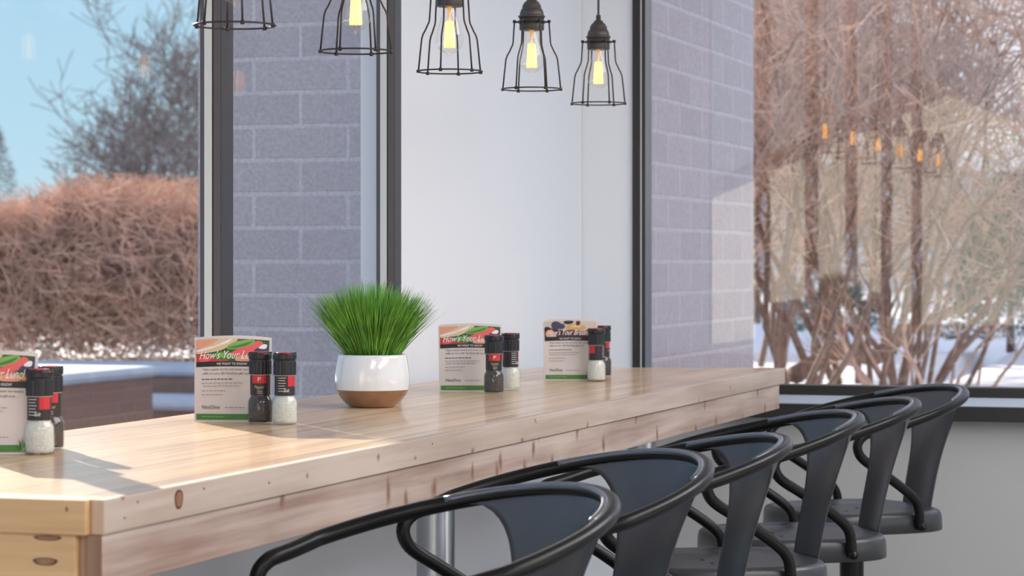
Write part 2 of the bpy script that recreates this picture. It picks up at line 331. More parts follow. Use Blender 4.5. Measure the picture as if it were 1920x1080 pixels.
for y in (2.95, 4.52, 6.02):
    b = MB(); b.lathe([(.036, .012), (.036, TZ-.05)], 32, c=(-1.60, y, 0)); b.lathe([(.0001, .001), (.11, .001), (.11, .008), (.05, .014), (.036, .014)], 40, c=(-1.60, y, 0)); b.lathe([(.036, TZ-.05), (.07, TZ-.048), (.07, TZ-.0425), (.0001, TZ-.0415)], 32, c=(-1.6, y, 0))
    o = tpart(b, 'leg', M_steel, 0); o['label'] = 'round brushed steel leg'
def knot(c, u, w, ru, rw, n, nm='wood_knot'):      # a knot's worn face lying in a board, c centre, u/w axes, n outward
    c, u, w, n = Vector(c), Vector(u), Vector(w), Vector(n); b = MB()
    for k, (s, mi, off) in enumerate(((1, 1, .0004), (.78, 0, .0007))):
        ring = [c+u*ru*s*math.cos(a)*(1+.08*math.sin(3*a))+w*rw*s*math.sin(a)*(1+.06*math.cos(2*a))+n*off for a in [2*PI*i/28 for i in range(28)]]
        back = [p-n*(off+.001) for p in ring]
        b.add(ring+back, [tuple(range(28))]+[(i, i+28, (i+1)%28+28, (i+1)%28) for i in range(28)], mi)
    tpart(b, nm, [M_knot, M_knotd], 0)
EX, EY, EZ = (1, 0, 0), (0, 1, 0), (0, 0, 1)
knot((TXF, 2.915, TZ-.017), EY, EZ, .012, .013, EX)
knot((-1.446, TY0+.006, TZ-.074), EX, EZ, .016, .005, (0, -1, 0))
knot((-1.443, TY0+.006, TZ-.046), EX, EZ, .018, .0035, (0, -1, 0))
for (y, z) in ((2.80, .010), (2.765, .026), (2.99, .010), (3.86, .012), (3.2, .02)):
    knot((TXF, y, TZ-z), EY, EZ, .0022, .0016, EX, 'nail_hole')
knot((-1.415, TY0, TZ-.011), EX, EZ, .0016, .003, (0, -1, 0), 'nail_hole')

# ------------------------------------------------------------------ swivel bar chairs
HZ, HK, HW, HB, HL, HT = 1.040, .253, .243, .276, .072, .02; SO = .011      # hoop: top height, slope, half width, back depth, arm length
def make_chair():
    r = empty('bar_chair', (0, 0, 0))
    # local: +x is forwards, y to the side
    def sq(R, n=56, p=3.2):
        out = []
        for i in range(n):
            a = 2*PI*i/n; c, s = math.cos(a), math.sin(a); q = (abs(c)**p+abs(s)**p)**(-1/p); out.append((R*q*c, R*q*s))
        return out
    b = MB(); n = 56
    prof = [(.001, .742), (.13, .743), (.160, .747), (.168, .7508), (.177, .751), (.185, .748), (.1895, .741), (.191, .732), (.192, .703), (.188, .701), (.186, .703), (.186, .728), (.001, .730)]
    vs = []
    for R, z in prof: vs += [(x, y, z+SO) for x, y in sq(R, n)]
    fs = [(j*n+k, (j+1)*n+k, (j+1)*n+(k+1) % n, j*n+(k+1) % n) for j in range(len(prof)-1) for k in range(n)]
    b.add(vs, fs, 0, True)
    for (x, y) in ((.03, .03), (.03, -.03), (-.03, .03), (-.03, -.03)): b.lathe([(.0001, .7436), (.004, .7436), (.004, .742)], 12, 1, (x, y, SO))
    b.build('seat', [M_seat, M_bolt], r)
    # backrest sheet
    b = MB(); NV, NU = 26, 22; vs = []
    for side in (0, 1):
        for j in range(NV+1):
            v = j/NV; tt = max(0, (v-.36)/.64); ang = math.radians(21+(50-21)*(1-math.sqrt(max(0, 1-tt**2.2)))) if v < 1 else math.radians(50)
            for i in range(NU+1):
                a = ang*(2*i/NU-1)
                p0 = Vector((-.187*math.cos(a), .187*math.sin(a), .722+SO)); h = HB-.004
                p1 = Vector((-h*math.cos(a), (HW-.004)*math.sin(a), HZ-HK*HB*(1-math.cos(a))))
                p = p0.lerp(p1, v); bow = .010*math.sin(PI*v); p.x += bow*math.cos(a); p.y -= bow*math.sin(a)
                if side: p.x += .0026*math.cos(a); p.y -= .0026*math.sin(a)
                vs.append(p)
    m1 = (NV+1)*(NU+1); ix = lambda s_, j, i: s_*m1+j*(NU+1)+i; fs = []
    for j in range(NV):
        for i in range(NU):
            fs.append((ix(0,j,i), ix(0,j+1,i), ix(0,j+1,i+1), ix(0,j,i+1))); fs.append((ix(1,j,i), ix(1,j,i+1), ix(1,j+1,i+1), ix(1,j+1,i)))
    for j in range(NV): fs += [(ix(0,j,0), ix(1,j,0), ix(1,j+1,0), ix(0,j+1,0)), (ix(0,j,NU), ix(0,j+1,NU), ix(1,j+1,NU), ix(1,j,NU))]
    for i in range(NU): fs += [(ix(0,0,i), ix(0,0,i+1), ix(1,0,i+1), ix(1,0,i)), (ix(0,NV,i), ix(1,NV,i), ix(1,NV,i+1), ix(0,NV,i+1))]
    b.add(vs, fs, 0, True); b.build('backrest', M_splat, r)
    # hoop: arms and back one bent tube, curling at the front and running back to the seat
    def z_at(x): return HZ-HK*(x+HB)
    pts = []
    arm = [(.118, .920), (.124, .905), (.118, .885), (.100, .866)]
    def brace(s):
        P = [(x if x < .06 else .06+(x-.06)*.85, s*(.199+(l-.197)*(.2235-.199)/.0795), z+(SO if z < .80 else .009)) for x, l, z in ((-.072, .197, .716), (-.070, .203, .745), (-.064, .208, .770), (-.045, .218, .792), (.0, .237, .826), (.05, .255, .858), (.085, .264, .877), (.106, .269, .893), (.114, .272, .912), (.108, .274, .927), (.094, .2755, .9375), (.082, .2765, .9420))]
        return P
    L = brace(1)
    for t in (.05, .02): L.append((t, HW-HT*t/HL, z_at(t)))
    for i in range(29):
        a = PI/2-PI*i/28; L.append((-HB*math.cos(a), HW*math.sin(a), z_at(-HB*math.cos(a))))
    for t in (.02, .05): L.append((t, -(HW-HT*t/HL), z_at(t)))
    L += brace(-1)[::-1]
    # smooth by Catmull-Rom
    S = []; Pv = [Vector(p) for p in L]
    for i in range(len(Pv)-1):
        p0, p1, p2, p3 = Pv[max(i-1,0)], Pv[i], Pv[i+1], Pv[min(i+2, len(Pv)-1)]
        for k in range(3):
            t = k/3; S.append(.5*((2*p1)+(p2-p0)*t+(2*p0-5*p1+4*p2-p3)*t*t+(3*p1-p0-3*p2+p3)*t**3))
    S.append(Pv[-1])
    b = MB(); b.tube(S, .0112, 14); b.build('arm_rail', M_black, r)
    # narrow bead where the sheet is rolled over the rail
    b = MB(); bead = []
    for i in range(41):
        a = math.radians(52)-math.radians(104)*i/40; bead.append((-(HB-.010)*math.cos(a), (HW-.010)*math.sin(a), z_at(-HB*math.cos(a))+.006))
    b.tube(bead, .0055, 8); b.build('rolled_edge', M_edge, r)
    for s in (1, -1):
        b = MB(); b.tube([(-.072, s*.19, .718+SO), (-.072, s*.214, .718+SO)], .009, 12); b.tube([(-.072, s*.213, .718+SO), (-.072, s*.220, .718+SO)], .0055, 8); b.build('bolt', M_bolt, r)
    b = MB(); b.lathe([(.029, .02), (.029, .67+SO)], 28); b.lathe([(.029, .67+SO), (.075, .69+SO), (.075, .702+SO), (.001, .7025+SO)], 28); b.build('post', M_black, r)
    b = MB(); b.lathe([(.0001, .001), (.215, .001), (.218, .006), (.20, .014), (.06, .028), (.029, .05)], 48); b.build('base_plate', M_black, r)
    b = MB(); ring = [(.15*math.cos(2*PI*i/40), .15*math.sin(2*PI*i/40), .28) for i in range(40)]; b.tube(ring, .010, 10, closed=True)
    for k in range(3):
        a = 2*PI*k/3; b.tube([(.028*math.cos(a), .028*math.sin(a), .28), (.145*math.cos(a), .145*math.sin(a), .28)], .008, 8)
    b.build('footrest', M_black, r)
    return r
CH = [(-1.140, 3.108, 49.5), (-1.168, 3.757, 50.3), (-1.153, 4.24, 31.4), (-1.158, 4.975, 32.0), (-1.129, 5.512, 29.1), (-1.102, 6.107, 38.7)]
CL = ['dark metal swivel bar chair nearest the camera, its lower half cut off',
      'dark metal swivel bar chair second from the camera, just behind the nearest one',
      'dark metal swivel bar chair third from the camera, between the second and fourth',
      'dark metal swivel bar chair fourth from the camera, third from the far window',
      'dark metal swivel bar chair second from the far window, between two others',
      'dark metal swivel bar chair at the far end, right in front of the window sill']
c0 = make_chair()
for i, (x, y, yaw) in enumerate(CH):
    o = c0 if i == 0 else copy_tree(c0)
    o.location = (x, y, 0); o.rotation_euler = (0, 0, PI+math.radians(yaw))
    tag(o, CL[i], 'chair', 'bar chairs along the table')

# ------------------------------------------------------------------ caged pendant lamps
def make_pendant():
    r = empty('pendant_lamp', (0, 0, 0))       # origin at the bottom ring
    b = MB(); b.lathe([(.0253, .124), (.0262, .126), (.0262, .150), (.0225, .1505)], 32); b.lathe([(.0272, .1502), (.0285, .152), (.0285, .154), (.0255, .156)], 32)
    b.lathe([(.0255, .156), (.0250, .161), (.0225, .168), (.0205, .169), (.0195, .176), (.0150, .1835), (.0120, .185), (.0095, .190), (.0058, .1915), (.0052, .203), (.0001, .204)], 32)
    b.lathe([(.0001, .1245), (.0253, .124)], 32); b.build('socket', M_socket, r)
    b = MB(); b.tube([(0, 0, .203), (0, 0, 1.187)], .0026, 8); b.build('cord', M_cord, r)
    b = MB(); b.lathe([(.0001, 1.187), (.055, 1.187), (.06, 1.181), (.05, 1.165), (.012, 1.158), (.0001, 1.157)][::-1], 32); b.build('ceiling_rose', M_socket, r)
    cg = MB()
    ring = [(.0625*math.cos(2*PI*i/60), .0625*math.sin(2*PI*i/60), 0) for i in range(60)]; cg.tube(ring, .0016, 6, closed=True); cg.build('bottom_ring', M_bronze, r); cg = MB()
    ring = [(.0290*math.cos(2*PI*i/40), .0290*math.sin(2*PI*i/40), .1415) for i in range(40)]; cg.tube(ring, .0022, 6, closed=True)
    cg.build('top_ring', M_bronze, r)
    for k in range(6):
        a = 2*PI*k/6; c, s = math.cos(a), math.sin(a); b = MB()
        b.tube([(R*c, R*s, z) for R, z in ((.0365, .1425), (.0368, .138), (.0385, .112), (.0392, .100), (.0405, .093), (.0475, .078), (.0520, .070), (.0545, .062), (.0575, .035), (.0612, -.001))], .0017, 7)
        b.tube([(.026*c, .026*s, .1415), (.040*c, .040*s, .1415)], .0022, 6); b.tube([(.0365*c, .0365*s, .1395), (.0365*c, .0365*s, .1455)], .0034, 8)
        b.tube([(.0612*c, .0612*s, -.0035), (.0612*c, .0612*s, .0025)], .0034, 8)
        b.build('cage_wire', M_bronze, r)
    b = MB(); b.lathe([(.0001, .0285), (.003, .029), (.0035, .033), (.012, .037), (.0205, .044), (.0255, .053), (.0262, .062), (.0240, .074), (.0190, .092), (.0148, .108), (.0130, .125)], 32)
    bl = b.build('bulb', M_bulb, r)
    b = MB()
    for k in range(10):
        a = 2*PI*k/10; a2 = a+2*PI/20; R0, R1 = .0072, .0100
        b.tube([(R0*math.cos(a), R0*math.sin(a), .095), (R1*math.cos(a), R1*math.sin(a), .047), (R1*math.cos(a2), R1*math.sin(a2), .046), (R0*math.cos(a2), R0*math.sin(a2), .094)], .0011, 5)
    b.build('filament', M_fil, bl)
    b = MB(); b.tube([(0, 0, .044), (0, 0, .10), (0, 0, .124)], [.0012, .0015, .005], 8); b.build('stem', M_stem, bl)
    return r
pend = [(1122, 5.887, 10), (997, 5.397, 15), (843, 4.896, 33), (667, 4.425, 25), (440, 3.938, 5), (145, 3.445, 12)]
plab = ['caged filament pendant lamp nearest the far window, in front of the bright wall strip', 'caged filament pendant lamp second from the far window, before the white wall',
        'caged filament pendant lamp third from the far window, against the white wall', 'caged filament pendant lamp overlapping the window post beside the white wall',
        'caged pendant lamp by the left window post, only bulb tip and lower cage showing', 'caged pendant lamp at the top left edge, only its bottom ring showing']
p0 = make_pendant()
for i, (px, Z, rot) in enumerate(pend):
    o = p0 if i == 0 else copy_tree(p0)
    q = at(px, 190, Z); o.location = (q.x, q.y, 1.713); o.rotation_euler = (0, 0, math.radians(rot))
    tag(o, plab[i], 'lamp', 'caged pendant lamps over the table')
# ------------------------------------------------------------------ potted grass
M_pot = mat('white_glaze', (.80, .80, .82), .12, coat=.6, coat_r=.04)
M_potb = mat('brown_lower_pot', (.26, .14, .075), .18, coat=.6, coat_r=.05, var=.2, vscale=30)  # brown colour of the pot's lower part
M_grass = mat('bright_grass', (.24, .52, .07), .5, var=.4, vscale=25)
M_grassd = mat('deep_grass', (.08, .27, .035), .5, var=.3, vscale=25)
M_soil = mat('dark_soil', (.04, .03, .02), .9)
pc = on_table(698, 763); g = empty('potted_grass', (pc.x, pc.y, TZ)); tag(g, 'bushy green grass plant in a rounded white pot with brown base, on the table', 'potted plant')
b = MB()
prof = [(.001, .001), (.044, .001), (.048, .004), (.0575, .013), (.0655, .024), (.0702, .034)]
b.lathe(prof, 48, 1); b.lathe([(.0702, .034), (.0722, .046), (.0718, .062), (.0695, .080), (.0665, .095), (.0652, .1005), (.0632, .1015), (.0615, .0995), (.0625, .085)], 48, 0); b.build('pot', [M_pot, M_potb], g)
b = MB(); b.lathe([(.0001, .089), (.0627, .086)], 32); b.build('soil', M_soil, g)
rng = random.Random(5); b = MB()
def blade(b, base, dirx, diry, H, spread, w, curl, mi, n=5):
    ps = []
    for i in range(n+1):
        t = i/n; rr = spread*(t*.75+.25*t*t); ps.append(Vector((base[0]+dirx*rr, base[1]+diry*rr, base[2]+H*t-curl*t**3)))
    pa = rng.random()*PI; wv = Vector((math.cos(pa), math.sin(pa), 0))
    vs = []
    for i, p in enumerate(ps):
        ww = w*(1-(i/n)**2*.85); vs += [p-wv*ww, p+wv*ww, p+wv.cross(Vector((0,0,1)))*ww*.5]
    fs = []
    for i in range(n):
        a = 3*i; fs += [(a, a+1, a+4, a+3), (a+1, a+2, a+5, a+4), (a+2, a, a+3, a+5)]
    b.add(vs, fs, mi, True)
for k in range(2300):
    a = rng.random()*2*PI; q = math.sqrt(rng.random()); r0 = .045*q
    sp_ = q*.074*(.75+.45*rng.random()); H = .158*(1-.20*q*q)*(.80+.22*rng.random())
    if rng.random() < .10: sp_ *= 1.22; H *= .8
    da = a+rng.uniform(-.35, .35)
    blade(b, (r0*math.cos(a), r0*math.sin(a), .088), math.cos(da), math.sin(da), H, sp_, .0011, .012*q*rng.random(), 0 if rng.random() < .62 else 1)
cr_ = Vector((CT, ST, 0))
for s, H, sp_, w in ((-1, .035, .088, .0014), (-1, .05, .075, .001), (1, .085, .085, .0012), (1, .10, .082, .0012), (1, .07, .078, .001), (1, .12, .07, .001)):
    for k in range(2 if s > 0 else 1):
        blade(b, (s*.03*CT, s*.03*ST+.01*k, .09), s*CT, s*ST+.15*k, H, sp_-.006*k, w, .0, 0 if s < 0 else 1, 8)
b.build('grass_blades', [M_grass, M_grassd], g)

# ------------------------------------------------------------------ text helper
_tc = {}
def text_polys(body, shear=0, res=3):
    key = (body, shear)
    if key in _tc: return _tc[key]
    cu = bpy.data.curves.new('lettering', 'FONT'); cu.body = body; cu.size = 1; cu.shear = shear; cu.resolution_u = res
    o = bpy.data.objects.new('lettering', cu); COL.objects.link(o)
    dg = bpy.context.evaluated_depsgraph_get(); me = bpy.data.meshes.new_from_object(o.evaluated_get(dg))
    vs = [(v.co.x, v.co.y) for v in me.vertices]; fs = [tuple(p.vertices) for p in me.polygons]
    bpy.data.objects.remove(o); bpy.data.meshes.remove(me)
    x0 = min(v[0] for v in vs); x1 = max(v[0] for v in vs)
    _tc[key] = ([(x-x0, y) for x, y in vs], fs, x1-x0); return _tc[key]
def put_text(b, body, fn, u, v, width, height, mi, off, shear=0, align='l'):
    """write body with its baseline start at (u, v) in metres on the surface fn(u, v, off)"""
    vs, fs, w = text_polys(body, shear); k = width/w; h = height
    if align == 'c': u -= width/2
    if align == 'r': u -= width
    b.add([fn(u+x*k, v+y*h, off) for x, y in vs], fs, mi)

# ------------------------------------------------------------------ menu cards
M_card = mat('card_stock', (.70, .62, .58), .55); M_white = mat('white_ink', (.9, .9, .9), .5); M_blackb = mat('black_ink', (.02, .015, .018), .5)
M_ink = mat('grey_ink', (.12, .10, .10), .6); M_inkl = mat('pale_grey_ink', (.42, .38, .37), .6); M_green = mat('green_ink', (.07, .21, .035), .5)
M_greenl = mat('light_green_ink', (.22, .42, .10), .5); M_tan = mat('bread_tan', (.75, .55, .33), .6); M_salmon = mat('salmon_pink', (.80, .36, .22), .6)
M_red = mat('tomato_red', (.62, .04, .04), .5); M_pink = mat('bright_red', (.80, .12, .12), .5); M_darkg = mat('dark_leaf', (.03, .10, .03), .6); M_purp = mat('berry_blue', (.05, .05, .10), .5)
M_orange = mat('toast_orange', (.72, .34, .08), .5); M_maroon = mat('maroon_ink', (.10, .015, .02), .5); M_cream = mat('cream_backdrop', (.62, .52, .45), .6); M_cardw = mat('card_edge_white', (.85, .85, .86), .6)
CM = [M_card, M_white, M_blackb, M_ink, M_inkl, M_green, M_greenl, M_tan, M_salmon, M_red, M_pink, M_darkg, M_purp, M_orange, M_maroon, M_cream, M_cardw]
def make_card(loc, rz, w, h, label, meal, bulge=.010):
    r = empty('table_card', loc, rz); tag(r, label, 'menu card', 'folded cards standing on the table')
    depth = .040
    def fn(u, v, off=0, back=False):        # metres from the lower left corner
        s = u/w; t = v/h; q = (2*s-1)
        x = (u-w/2)*(.955+.045*t); y = -bulge*(1-q*q)*(1-.0*t)-off+t*depth*.5
        if back: y = depth-(y+off)
        return (x, y, .0006+v-(.0035*q*q*t)+off*.15)
    def patch(b, u0, u1, v0, v1, mi, off, nu=10, nv=3, back=False):
        vs = [fn(u0+(u1-u0)*i/nu, v0+(v1-v0)*j/nv, off, back) for j in range(nv+1) for i in range(nu+1)]
        b.add(vs, [(j*(nu+1)+i, j*(nu+1)+i+1, (j+1)*(nu+1)+i+1, (j+1)*(nu+1)+i) for j in range(nv) for i in range(nu)], mi)
    def sheet(b, back=False):
        nu = 14
        f_, g_ = [], []
        for v in (0, h/2, h):
            for i in range(nu+1):
                f_.append(fn(w*i/nu, v, 0, back)); x, y, z = fn(w*i/nu, v, 0, back); g_.append((x, y+(-.0012 if back else .0012), z))
        n = len(f_); b.add(f_+g_, [(j*(nu+1)+i, j*(nu+1)+i+1, (j+1)*(nu+1)+i+1, (j+1)*(nu+1)+i) for j in range(2) for i in range(nu)] +
              [(n+j*(nu+1)+i, n+(j+1)*(nu+1)+i, n+(j+1)*(nu+1)+i+1, n+j*(nu+1)+i+1) for j in range(2) for i in range(nu)] +
              [(2*(nu+1)+i, 2*(nu+1)+i+1, n+2*(nu+1)+i+1, n+2*(nu+1)+i) for i in range(nu)] + [(i+1, i, n+i, n+i+1) for i in range(nu)] +
              [(0, nu+1, n+nu+1, n), (nu+1, 2*nu+2, n+2*nu+2, n+nu+1), (nu, n+nu, n+2*nu+1, 2*nu+1), (2*nu+1, n+2*nu+1, n+3*nu+2, 3*nu+2)], 0)
    b = MB(); sheet(b); b.build('front_panel', M_card, r)
    b = MB(); sheet(b, True); b.build('back_panel', M_cardw, r)
    b = MB(); m = .0035; vb = h*.705; vt = h*.965
    def blob(pts, mi, off):
        c = (sum(p[0] for p in pts)/len(pts), sum(p[1] for p in pts)/len(pts)); P = []
        ex = []
        for i in range(len(pts)):
            p0, p1, p2, p3 = pts[i-1], pts[i], pts[(i+1) % len(pts)], pts[(i+2) % len(pts)]
            for k in range(4):
                t = k/4; ex.append(tuple(.5*((2*p1[d])+(p2[d]-p0[d])*t+(2*p0[d]-5*p1[d]+4*p2[d]-p3[d])*t*t+(3*p1[d]-p0[d]-3*p2[d]+p3[d])*t**3) for d in (0, 1)))
        ex = [(min(max(x, .0), 1.0), min(max(y, 0), 1.0)) for x, y in ex]
        f2 = lambda x, y: fn(m+(w-2*m)*x, vb+(vt-vb)*y, off)
        n = len(ex); vs = [f2(*c)]
        for s in (.5, 1): vs += [f2(c[0]+(x-c[0])*s, c[1]+(y-c[1])*s) for x, y in ex]
        b.add(vs, [(0, 1+i, 1+(i+1) % n) for i in range(n)]+[(1+i, 1+n+i, 1+n+(i+1) % n, 1+(i+1) % n) for i in range(n)], mi)
    patch(b, m, w-m, vb, vt, 11 if meal == 'Lunch' else 15, .0004)
    if meal == 'Lunch':
        blob([(0, 1), (.55, 1), (.5, .8), (.35, .5), (.1, .38), (0, .42)], 7, .0007)
        blob([(0, .99), (.3, .99), (.22, .8), (.1, .66), (0, .55)], 8, .0009)
        blob([(.02, .55), (.2, .62), (.42, .80), (.5, .98), (.46, .98), (.36, .76), (.18, .55), (.02, .47)], 16, .0010)
        blob([(.42, .62), (.55, .88), (.78, .99), (.80, .80), (.66, .62), (.5, .52)], 6, .0008)
        blob([(.44, .60), (.6, .74), (.78, .92), (.70, .72), (.55, .6)], 5, .0010)
        blob([(0, 0), (0, .28), (.1, .36), (.3, .30), (.45, .10), (.4, 0)], 9, .0007)
        blob([(.05, .02), (.06, .2), (.16, .22), (.2, .08), (.14, 0)], 10, .0009)
        blob([(.2, .2), (.3, .42), (.45, .44), (.56, .28), (.5, .1), (.34, .06)], 5, .0010)
        blob([(.26, .24), (.34, .38), (.45, .36), (.5, .24), (.4, .16)], 6, .0012)
        blob([(.48, .36), (.62, .60), (.78, .74), (.84, .95), (.92, .85), (.86, .55), (.66, .30), (.52, .24)], 10, .0011)
        blob([(.56, .02), (.58, .22), (.7, .3), (.84, .2), (.8, .02)], 8, .0010)
        blob([(.80, .5), (.9, .72), (.98, .9), (1, .7), (.98, .45), (.88, .36)], 12, .0012)
        blob([(.86, .62), (.92, .8), (.97, .78), (.95, .6)], 16, .0014)
        blob([(.82, .1), (.84, .3), (.95, .34), (.99, .15), (.92, .03)], 13, .0010)
    else:
        blob([(0, 0), (0, .62), (.1, .5), (.3, .40), (.55, .42), (.8, .34), (1, .38), (1, 0)], 14, .0007)
        blob([(.14, .62), (.14, .86), (.2, .98), (.28, .92), (.34, .72), (.30, .52), (.2, .48)], 12, .0010)
        blob([(.22, .56), (.26, .78), (.36, .80), (.40, .62), (.34, .48)], 12, .0012)
        blob([(.38, .84), (.40, .99), (.55, .99), (.54, .84), (.46, .78)], 2, .0010)
        blob([(0, .42), (.02, .66), (.1, .62), (.12, .46)], 2, .0009)
        blob([(.42, .52), (.46, .70), (.6, .80), (.76, .72), (.8, .56), (.72, .44), (.5, .44)], 13, .0011)
        blob([(.50, .62), (.6, .76), (.72, .68), (.66, .58)], 7, .0013)
        blob([(.62, .72), (.62, .96), (.69, .96), (.68, .74)], 14, .0014)
        blob([(.02, .16), (.05, .42), (.14, .46), (.18, .26), (.12, .12)], 8, .0011)
        blob([(.04, .05), (.08, .2), (.2, .16), (.22, .03)], 15, .0010)
        blob([(.78, .3), (.84, .5), (.97, .46), (.98, .28)], 9, .0011)
    b.build('food_picture', CM, r)
    b = MB(); patch(b, m, w-m, h*.645, vb, 2, .0005); b.build('title_band', CM, r)
    b = MB(); patch(b, m, w-m, h*.022, h*.092, 5, .0005); b.build('footer_band', CM, r)
    b = MB()
    if meal == 'Lunch': put_text(b, "How's Your Lunch?", fn, w*.07, h*.735, w*.86, h*.135, 1, .0022, .45)
    else: put_text(b, "How's Your Breakfast?", fn, w*.07, h*.735, w*.90, h*.125, 1, .0022, .45)
    b.build('title_lettering', CM, r); b = MB()
    put_text(b, 'WE WANT TO KNOW!', fn, w*.30, h*.662, w*.40, h*.040, 1, .0012)
    b.build('band_lettering', CM, r); b = MB()
    put_text(b, 'Take a quick survey and enter our weekly', fn, w*.11, h*.600, w*.74, h*.038, 3, .0008)
    put_text(b, 'raffle to win a $5 NexDine gift card.', fn, w*.11, h*.552, w*.64, h*.038, 3, .0008)
    b.build('survey_lettering', CM, r); b = MB()
    put_text(b, 'NexDine', fn, w*.11, h*.150, w*.24, h*.062, 11, .0008)
    b.build('logo_lettering', CM, r)
    b = MB(); rg = random.Random(len(label)); yv = [(.49, .10, .52, 3), (.445, .10, .66, 4), (.41, .12, .6, 4), (.355, .10, .42, 4), (.31, .10, .38, 4), (.160, .42, .68, 4), (.053, .11, .42, 6)]
    for v, u0, u1, mi in yv:          # the small unreadable print: rows of short word marks
        u = u0
        while u < u1:
            l = rg.uniform(.025, .06); patch(b, w*u, w*min(u+l, u1), h*v, h*(v+.012), mi, .0008, 1, 1); u += l+.012
    b.build('small_print', CM, r)
    b = MB()                             # printed tuft of grass in the lower right corner
    for k in range(26):
        cx = w*(.87+.02*rg.uniform(-1, 1)); a = rg.uniform(-1.1, 1.0); l = h*rg.uniform(.08, .17); dx, dz = math.sin(a)*l, math.cos(a)*l
        if cx+dx > w-m: dx = w-m-cx
        b.add([fn(cx-.0012, h*.03, .0009+k*2e-5), fn(cx+.0012, h*.03, .0009+k*2e-5), fn(cx+dx, h*.03+dz, .0009+k*2e-5)], [(0, 1, 2)], rg.choice((5, 6, 6, 11)))
    b.build('grass_print', CM, r)
    return r
def card_at(px0, px1, py, label, meal, hh, dyaw=0, bulge=.01):
    p = on_table((px0+px1)/2, py); Z = (ZC-TZ)*FOC/(py-490); w = (px1-px0)/FOC*Z
    make_card((p.x, p.y, TZ), TH+dyaw, w, hh, label, meal, bulge)
card_at(-82, 66, 852, 'folded food survey card at the left edge of the picture, behind a salt grinder', 'Lunch', .149, -.05)
card_at(361, 507, 791, 'folded food survey card beside the grass pot, its sandwich photo in full sun', 'Lunch', .149, -.03, .010)
card_at(821, 941, 735, 'folded food survey card against the white wall, right of the grass pot', 'Lunch', .146, 0, .004)
card_at(1018, 1121, 714, 'farthest folded survey card, with dark berry and toast picture, near the corner', 'Breakfast', .145, 0, .002)

